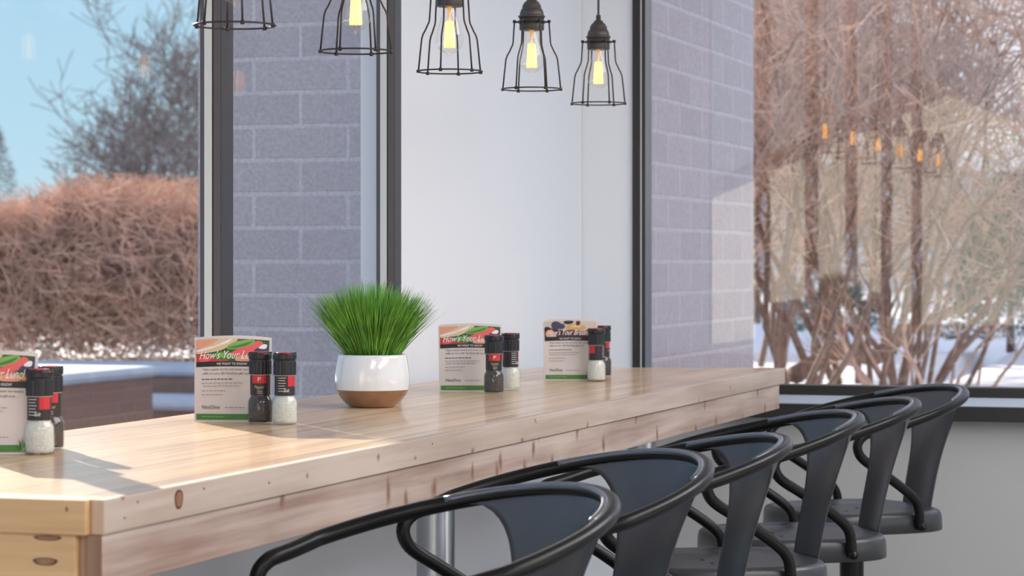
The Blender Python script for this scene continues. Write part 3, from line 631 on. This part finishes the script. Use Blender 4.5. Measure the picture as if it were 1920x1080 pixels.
# ------------------------------------------------------------------ salt and pepper grinders
M_cap = mat('black_plastic', (.012, .012, .014), .35); M_capred = mat('red_plastic', (.45, .02, .03), .35)
M_jar = glass_mat('jar_glass', .05, tint=(.97, .99, .98)); M_salt = mat('salt_crystals', (.86, .83, .76), .7, bump=.6, bscale=500, var=.12, vscale=300)
M_pep = mat('peppercorns', (.09, .065, .055), .6, bump=.8, bscale=500, var=.7, vscale=350)
M_lab = mat('label_black', (.025, .018, .018), .4); M_labr = mat('label_red', (.58, .025, .035), .4); M_labw = mat('label_white', (.85, .82, .8), .5); M_gold = mat('label_gold', (.55, .42, .22), .4)
LM = [M_lab, M_labr, M_labw, M_gold]
def make_grinder(kind, fill):
    r = empty(kind, (0, 0, 0)); H = .124
    b = MB(); b.lathe([(.001, .0012), (.0185, .001), (.0212, .003), (.0222, .008), (.0222, .036), (.0212, .042), (.0178, .047), (.0172, .050), (.0172, .085)], 36); b.lathe([(.0212, .0021), (.0185, .0018), (.001, .002)], 36)
    b.build('glass_jar', M_jar, r)
    b = MB(); b.lathe([(.001, .0035), (.0198, .0035), (.0205, .0080), (.0205, .0355), (.0196, .0410), (.0164, .0462), (.0160, .058 if fill == 'pepper' else .050), (.001, .0585 if fill == 'pepper' else .0505)], 36); b.build('salt_filling' if fill == 'salt' else 'pepper_filling', M_salt if fill == 'salt' else M_pep, r)
    b = MB(); n = 48                                            # label shell, round the neck
    def sh(a0, a1, z0, z1, R, mi, k=16):
        vs = [(R*math.cos(a0+(a1-a0)*i/k), R*math.sin(a0+(a1-a0)*i/k), z) for z in (z0, z1) for i in range(k+1)]
        b.add(vs, [(i, i+1, k+2+i, k+1+i) for i in range(k)], mi, True)
    sh(0, 2*PI, .0505, .0840, .0175, 0, 48)
    if fill == 'pepper': sh(-PI/2-.75, -PI/2+.75, .0700, .0838, .0177, 1); sh(PI/2-.75, PI/2+.75, .0700, .0838, .0177, 1)
    else: sh(-PI/2+.25, -PI/2+1.3, .0660, .0838, .0177, 1); sh(PI/2+.1, PI/2+1.3, .0660, .0838, .0177, 1)
    b.build('paper_label', LM, r)
    b = MB()
    def fl(u, v, off): a = -PI/2+u/.0178; return ((.0178+off)*math.cos(a), (.0178+off)*math.sin(a), v)
    if fill == 'pepper':
        put_text(b, 'P', fl, 0, .0735, .0050, .0105, 2, .0002, 0, 'c'); put_text(b, 'Pepper', fl, 0, .0610, .018, .0085, 3, .0002, .35, 'c')
        for k in range(2): put_text(b, 'Grinder', fl, .001, .0560-k*.0035, .009, .003, 2, .0002, 0, 'c')
    else:
        put_text(b, 'Salt', fl, .002, .0565, .010, .008, 2, .0002, .35, 'c')
        for k in range(6): sh(-PI/2-.75, -PI/2+.05-.1*(k % 2), .0800-k*.0045, .0808-k*.0045, .0179, 2, 8)
    b.build('label_print', LM, r)
    b = MB(); vs = []; n = 48
    prof = [(.0176, .0850), (.0190, .0850), (.0196, .0862), (.0196, .1080), (.0186, .1095), (.0186, .1110), (.0204, .1125), (.0206, .1195), (.0198, .1235), (.0165, .1238), (.0160, .1200), (.0001, .1195)]
    for j, (R, z) in enumerate(prof):
        for k in range(n):
            rr = R+(-.0007 if (k % 2 and 2 <= j <= 3) else 0); zz = z-(.0022 if (8 <= j <= 9 and (k//4) % 2) else 0); a = 2*PI*k/n; vs.append((rr*math.cos(a), rr*math.sin(a), zz))
    b.add(vs, [(j*n+k, j*n+(k+1) % n, (j+1)*n+(k+1) % n, (j+1)*n+k) for j in range(len(prof)-1) for k in range(n)], 0, False); cp = b.build('grinder_cap', M_cap, r)
    b = MB(); b.lathe([(.0001, .1203), (.0145, .1203), (.0150, .1235), (.0135, .1242), (.0001, .1225)], 28); b.build('top_disc', M_capred, cp)
    b = MB(); b.lathe([(.0179, .0842), (.0184, .0846), (.0184, .0849)], 36); b.build('clear_collar', M_labw, r)
    return r
GP = make_grinder('pepper_grinder', 'pepper'); GS = make_grinder('salt_grinder', 'salt'); used = set()
def grinder(which, px, py, label, rz):
    src = GP if which == 'pepper' else GS
    o = copy_tree(src) if which in used else src; used.add(which)
    p = on_table(px, py); o.location = (p.x, p.y, TZ); o.rotation_euler = (0, 0, rz); tag(o, label, 'grinder', 'salt and pepper grinders on the table')
grinder('salt', 74, 852, 'salt grinder nearest the left edge of the picture, in front of a survey card', TH-.1)
grinder('pepper', 93, 842, 'pepper grinder half hidden behind the leftmost salt grinder', TH+.2)
grinder('pepper', 488, 794, 'pepper grinder in the sun left of the grass pot, beside a bright salt grinder', TH)
grinder('salt', 534, 796, 'salt grinder glowing in the sun, just left of the grass pot', TH+.15)
grinder('pepper', 926, 738, 'pepper grinder in front of the card right of the grass pot', TH+.1)
grinder('salt', 957, 731, 'salt grinder right of the card beside the pot, before the white wall', TH+.9)
grinder('salt', 1118, 715, 'farthest salt grinder, in front of the breakfast card', TH+1.6)
grinder('pepper', 1130, 706, 'farthest pepper grinder, mostly hidden behind the last salt grinder', TH+1.2)

# ------------------------------------------------------------------ outside
b = MB(); b.box(-60, 40, -60, 60, -.9, -.3); o = struct(b, 'ground', M_patio)
def terrain(x0, x1, y0, y1, n, m, z, amp, seed, name, skirt=.8):
    rg = random.Random(seed); ph = [(rg.uniform(.15, 1.6), rg.uniform(.15, 1.6), rg.uniform(0, 6), rg.uniform(.2, 1)) for _ in range(9)]
    b = MB(); vs = []
    for j in range(m+1):
        for i in range(n+1):
            x = x0+(x1-x0)*i/n; y = y0+(y1-y0)*j/m; h = sum(w/(1+a+c)*math.sin(a*x+c*y+p) for a, c, p, w in ph)
            vs.append((x, y, z+amp*h-(skirt if i in (0, n) or j in (0, m) else 0)))
    b.add(vs, [(j*(n+1)+i, j*(n+1)+i+1, (j+1)*(n+1)+i+1, (j+1)*(n+1)+i) for j in range(m) for i in range(n)], 0, True); return b.build(name, M_snow)
o = terrain(-34, -2.5, 16.2, 60, 90, 90, .52, .10, 3, 'snow_field'); tag(o, 'snow covered ground behind the low walls outside the left window', 'snow', kind='stuff')
o = terrain(-2.6, 30, 9.4, 60, 110, 120, .66, .09, 4, 'snow_bank'); tag(o, 'snow lying under the bushes outside the far window', 'snow', kind='stuff')
# brick pier of the building, seen through both windows
b = MB(); b.box(-3.286, -2.005, 7.12, 9.12, -.3, 5.2); struct(b, 'wall_outer', M_brick)
b = MB(); b.box(-6.98, -5.93, 10.0, 10.2, -.3, 6.0); struct(b, 'wall_sun_blocker', M_brick)  # unseen slab added out of frame to stop sun through the middle pane
# low walls with snow on top, its blue shade put into the coping colour
def lowwall(x0, x1, y0, y1, z1, label):
    r = empty('low_brick_wall', ((x0+x1)/2, (y0+y1)/2, -.3)); tag(r, label, 'wall'); cx, cy = r.location.x, r.location.y
    b = MB(); b.box(x0-cx, x1-cx, y0-cy, y1-cy, 0, z1+.3); b.build('brick_body', M_brickr, r)
    b = MB(); n = 24; vs = []
    rg = random.Random(2)
    b.box(x0-cx-.03, x1-cx+.03, y0-cy-.03, y1-cy+.03, z1+.3, z1+.365); b.build('shade_blue_coping', M_coping, r, bevel=.03)
lowwall(-11.5, -6.4, 7.0, 13.25, .69, 'low brown brick planter wall with shade-blue snow coping, outside the left window')
lowwall(-9.5, -3.4, 15.2, 16.0, .60, 'lower brick step with a shade-blue snow top, behind the corner of the planter wall')

lowwall(-9.5, -3.4, 14.3, 15.1, .43, 'lowest brick step with shade-blue snow top, in front of the other brick step')

def bush(name, loc, seed, H, nst, spread, th, levels, mats, label, cat, group=None, twig=1.0, lean=(0, 0), droop=.0, kids=3, thin=.62, rmin=.0):
    """multi-stemmed woody plant: stems and twigs as two parts"""
    rg = random.Random(seed); r = empty(name, loc); tag(r, label, cat, group); st, tw = MB(), MB()
    def grow(p, d, L, rad, lev):
        n = 5 if lev <= 1 else 3; pts = [p.copy()]; q = p.copy(); dd = d.copy()
        for i in range(n):
            dd = (dd+Vector((rg.gauss(0, .17), rg.gauss(0, .17), rg.gauss(0, .10)+.05-droop*lev*.04))).normalized(); q = q+dd*L/n; pts.append(q.copy())
        rr = [max(rad*(1-.5*i/n), rmin) for i in range(n+1)]
        (st if lev <= 1 else tw).tube(pts, rr, 6 if lev == 0 else (4 if lev == 1 else 3), cap=False)
        if lev < levels:
            for k in range(kids+(1 if lev else 0)):
                i = rg.randint(1 if lev else 2, n); ax = Vector((rg.gauss(0, 1), rg.gauss(0, 1), rg.gauss(.25, .6))).normalized()
                nd = (dd*.75+ax*(.62+.12*lev)).normalized(); grow(pts[i], nd, L*thin*rg.uniform(.75, 1.2), rr[i]*.55, lev+1)
    for s in range(nst):
        a = 2*PI*s/max(nst, 1)+rg.uniform(-.5, .5); rr = spread*rg.random()*.95
        d = Vector((math.cos(a)*spread*rg.uniform(.3, 1)+lean[0], math.sin(a)*spread*.6*rg.uniform(.3, 1)+lean[1], 1)).normalized()
        grow(Vector((math.cos(a)*rr, math.sin(a)*rr, 0)), d, H*rg.uniform(.42, .58), th*rg.uniform(.55, 1), 0)
    st.build('stems', mats[0], r); tw.build('twigs', mats[1], r); return r
def gp(px, Z, z): q = at(px, 490, Z); return (q.x, q.y, z)
BL = [('bare brown many-stemmed shrub close outside the far window, left of centre, behind the table end', 1455, 14.5, 11, 3.3, 11, .50, .028),
      ('bare brown shrub with tall twisted stems in the middle of the far window', 1585, 16.0, 12, 3.6, 11, .55, .028),
      ('bare brown shrub with leaning stems, right of the middle of the far window', 1690, 15.2, 13, 2.5, 10, .60, .026),
      ('bare brown thicket shrub close behind the brick corner, left in the far window', 1400, 18.5, 14, 4.0, 9, .45, .030),
      ('bare brown shrub rising behind the others, upper middle of the far window', 1640, 19.5, 15, 4.2, 9, .5, .030)]
for lb, px, Z, sd_, H, nst, spr, th in BL:
    bush('bare_shrub', gp(px, Z, .58), sd_, H, nst, spr, th, 4, [M_bark, M_twig], lb, 'shrub', 'bare shrubs outside the far window', kids=3, thin=.62, rmin=.0035)
bush('low_twiggy_shrub', gp(1765, 15.0, .58), 31, 1.1, 9, .8, .02, 3, [M_twig, M_twig], 'small pale twiggy bush low at the right of the far window', 'shrub')
# fallen limbs
b = MB(); P = [gp(1490, 15.5, .66), gp(1570, 15.8, .80), gp(1640, 16, .75), gp(1720, 16.3, .95), gp(1800, 16.5, 1.05), gp(1900, 17, 1.25)]
b.tube(P, [.06, .06, .055, .045, .03, .015], 8); o = b.build('fallen_branch', M_bark); tag(o, 'long fallen branch lying across the snow outside the far window', 'branch')
# evergreen shrub
def needles(name, loc, H, R, n, seed, label, m=M_ever):
    rg = random.Random(seed); r = empty(name, loc); tag(r, label, 'shrub'); b = MB()
    b.tube([(0, 0, 0), (0, 0, H*.9)], [.04, .01], 6); b.build('stem', M_barkd, r); b = MB()
    for k in range(n):
        t = rg.random(); z = H*(.08+.9*t); rr = R*(1-t)**.7*math.sqrt(rg.random())+.03; a = rg.random()*2*PI; c = Vector((rr*math.cos(a), rr*math.sin(a), z))
        d = Vector((math.cos(a), math.sin(a), rg.uniform(-.2, .5))).normalized()*rg.uniform(.06, .16); w = d.cross(Vector((rg.gauss(0,1), rg.gauss(0,1), rg.gauss(0,1)))).normalized()*.012
        b.add([c-w, c+w, c+d, c+w.cross(d).normalized()*.01], [(0, 1, 2), (1, 3, 2), (3, 0, 2)], 0)
    b.build('foliage', m, r); return r
needles('evergreen_shrub', gp(1895, 21, .6), 1.5, .55, 3500, 4, 'dusty green evergreen shrub at the right edge of the far window')
needles('evergreen_shrub', gp(1570, 26, .6), .5, .6, 800, 5, 'low green evergreen shrub in the snow behind the bare stems')
# woods beyond
TLAB = ['bare tree at the left of the woods beyond the far window', 'bare tree second from the left in the woods beyond the far window', 'bare tree in the middle of the woods beyond the far window',
        'bare tree right of the middle in the woods beyond the far window', 'bare tree near the right edge of the woods beyond the far window', 'small bare tree at the right edge beyond the far window']
for k, (px, Z, H) in enumerate(((1440, 34, 8.0), (1540, 40, 9.5), (1630, 36, 8.5), (1720, 42, 7.2), (1810, 42, 5.4), (1900, 48, 5.4))):
    bush('bare_tree', gp(px, Z, .5), 60+k, H*.72, 2, .30, .10, 4, [M_barkd, M_twigg], TLAB[k], 'tree', 'woods beyond the far window', kids=2, thin=.66, rmin=.008)
# dense brushwood closing the view low down
def thicket(name, x0, x1, y0, y1, z0, h0, n, seed, m, label, cat, L=(.3, .9), w=.008, up=.6, pz=.85):
    rg = random.Random(seed); b = MB()
    for k in range(n):
        x = rg.uniform(x0, x1); y = rg.uniform(y0, y1); hh = h0*(1+.09*math.sin(x*1.3)+.05*math.sin(x*4.1)); z = z0+hh*rg.random()**pz
        d = Vector((rg.gauss(0, 1), rg.gauss(0, .7), rg.gauss(up, .6))).normalized()*rg.uniform(*L); c = Vector((x, y, z)); e = c+d
        if e.z > z0+hh*1.12: e.z = z0+hh*rg.uniform(.9, 1.12)
        mdl = (c+e)/2+Vector((rg.gauss(0, .05), 0, rg.gauss(0, .05))); b.tube([c, mdl, e], [w, w*.8, w*.3], 3, cap=False, smooth=False)
    o = b.build(name, m); tag(o, label, cat, kind='stuff'); return o
q0 = at(-60, 490, 19.5); q1 = at(395, 490, 19.5)
thicket('hedge', q0.x-.8, q1.x+1.2, q0.y-.4, q0.y+1.8, .5, 1.22, 30000, 8, M_hedge, 'dry brown hedge outside the left window, above the snow and low walls', 'hedge', L=(.12, .5), w=.0055, pz=.50)
thicket('brushwood', -12.0, 4, 50, 55, .5, 2.7, 8000, 9, M_twigg, 'grey brown brushwood behind the shrubs beyond the far window', 'brushwood', L=(.5, 1.8), w=.014, up=1.0)
# trees beyond the hedge
bush('bare_tree', gp(290, 52, .3), 81, 5.9, 4, .26, .12, 4, [M_barkd, M_barkd], 'large dark bare tree above the hedge, right in the left window', 'tree', kids=4, thin=.66, rmin=.009)
bush('bare_tree', gp(350, 56, .3), 84, 5.4, 3, .30, .11, 4, [M_barkd, M_barkd], 'bare tree beside the left window post, right of the large dark tree', 'tree', kids=4, thin=.66, rmin=.009)
bush('bare_tree', gp(137, 58, .3), 83, 3.8, 2, .10, .09, 4, [M_barkd, M_barkd], 'smaller bare tree above the hedge, middle of the left window', 'tree', kids=4, thin=.64, rmin=.009)
needles('conifer_tree', gp(-25, 60, .3), 4.6, 1.3, 5000, 14, 'dark conifer above the hedge at the left edge of the picture', M_barkd)
bpy.data.objects['conifer_tree']['category'] = 'tree'

# houses: one seen mirrored in the far window, two unseen, added to shade the snow and grey the reflections
def house(x0, x1, y0, y1, zb, ze, zr, label, m):
    r = empty('house', ((x0+x1)/2, (y0+y1)/2, zb)); tag(r, label, 'house'); cx, cy = (x0+x1)/2, (y0+y1)/2
    a, c, d, e_ = x0-cx, x1-cx, y0-cy, y1-cy; H, R = ze-zb, zr-zb; b = MB()
    b.add([(a,d,0),(c,d,0),(c,e_,0),(a,e_,0),(a,d,H),(c,d,H),(c,e_,H),(a,e_,H),(0,d,R),(0,e_,R)], [(0,1,5,8,4),(2,3,7,9,6),(1,2,6,5),(3,0,4,7),(0,3,2,1),(4,8,9,7),(8,5,6,9)]); b.build('walls', m, r)
    b = MB(); t = .15; o_ = .4; s = (R-H)/c
    for sg in (1, -1):
        b.add([(0,d-o_,R+.01),(sg*(c+o_),d-o_,H-s*o_+.01),(sg*(c+o_),e_+o_,H-s*o_+.01),(0,e_+o_,R+.01),(0,d-o_,R+t),(sg*(c+o_),d-o_,H-s*o_+t),(sg*(c+o_),e_+o_,H-s*o_+t),(0,e_+o_,R+t)],
              [(0,1,2,3),(4,7,6,5),(0,4,5,1),(1,5,6,2),(2,6,7,3),(3,7,4,0)])
    b.build('roof', M_roof, r); return r
house(-12.6, -2.4, -46, -36, -.3, 2.6, 4.75, 'cream house with a gable roof, mirrored faintly in the far window', M_siding)
house(-13.4, -8.3, 30.5, 37, -.3, 5.2, 7.4, 'unseen cream house added behind the brick pier to shade the snow', M_siding)
house(2.0, 12.0, 18, 27, -.3, 5.5, 7.5, 'pale grey house added unseen right of the far window for its grey reflection', M_render)
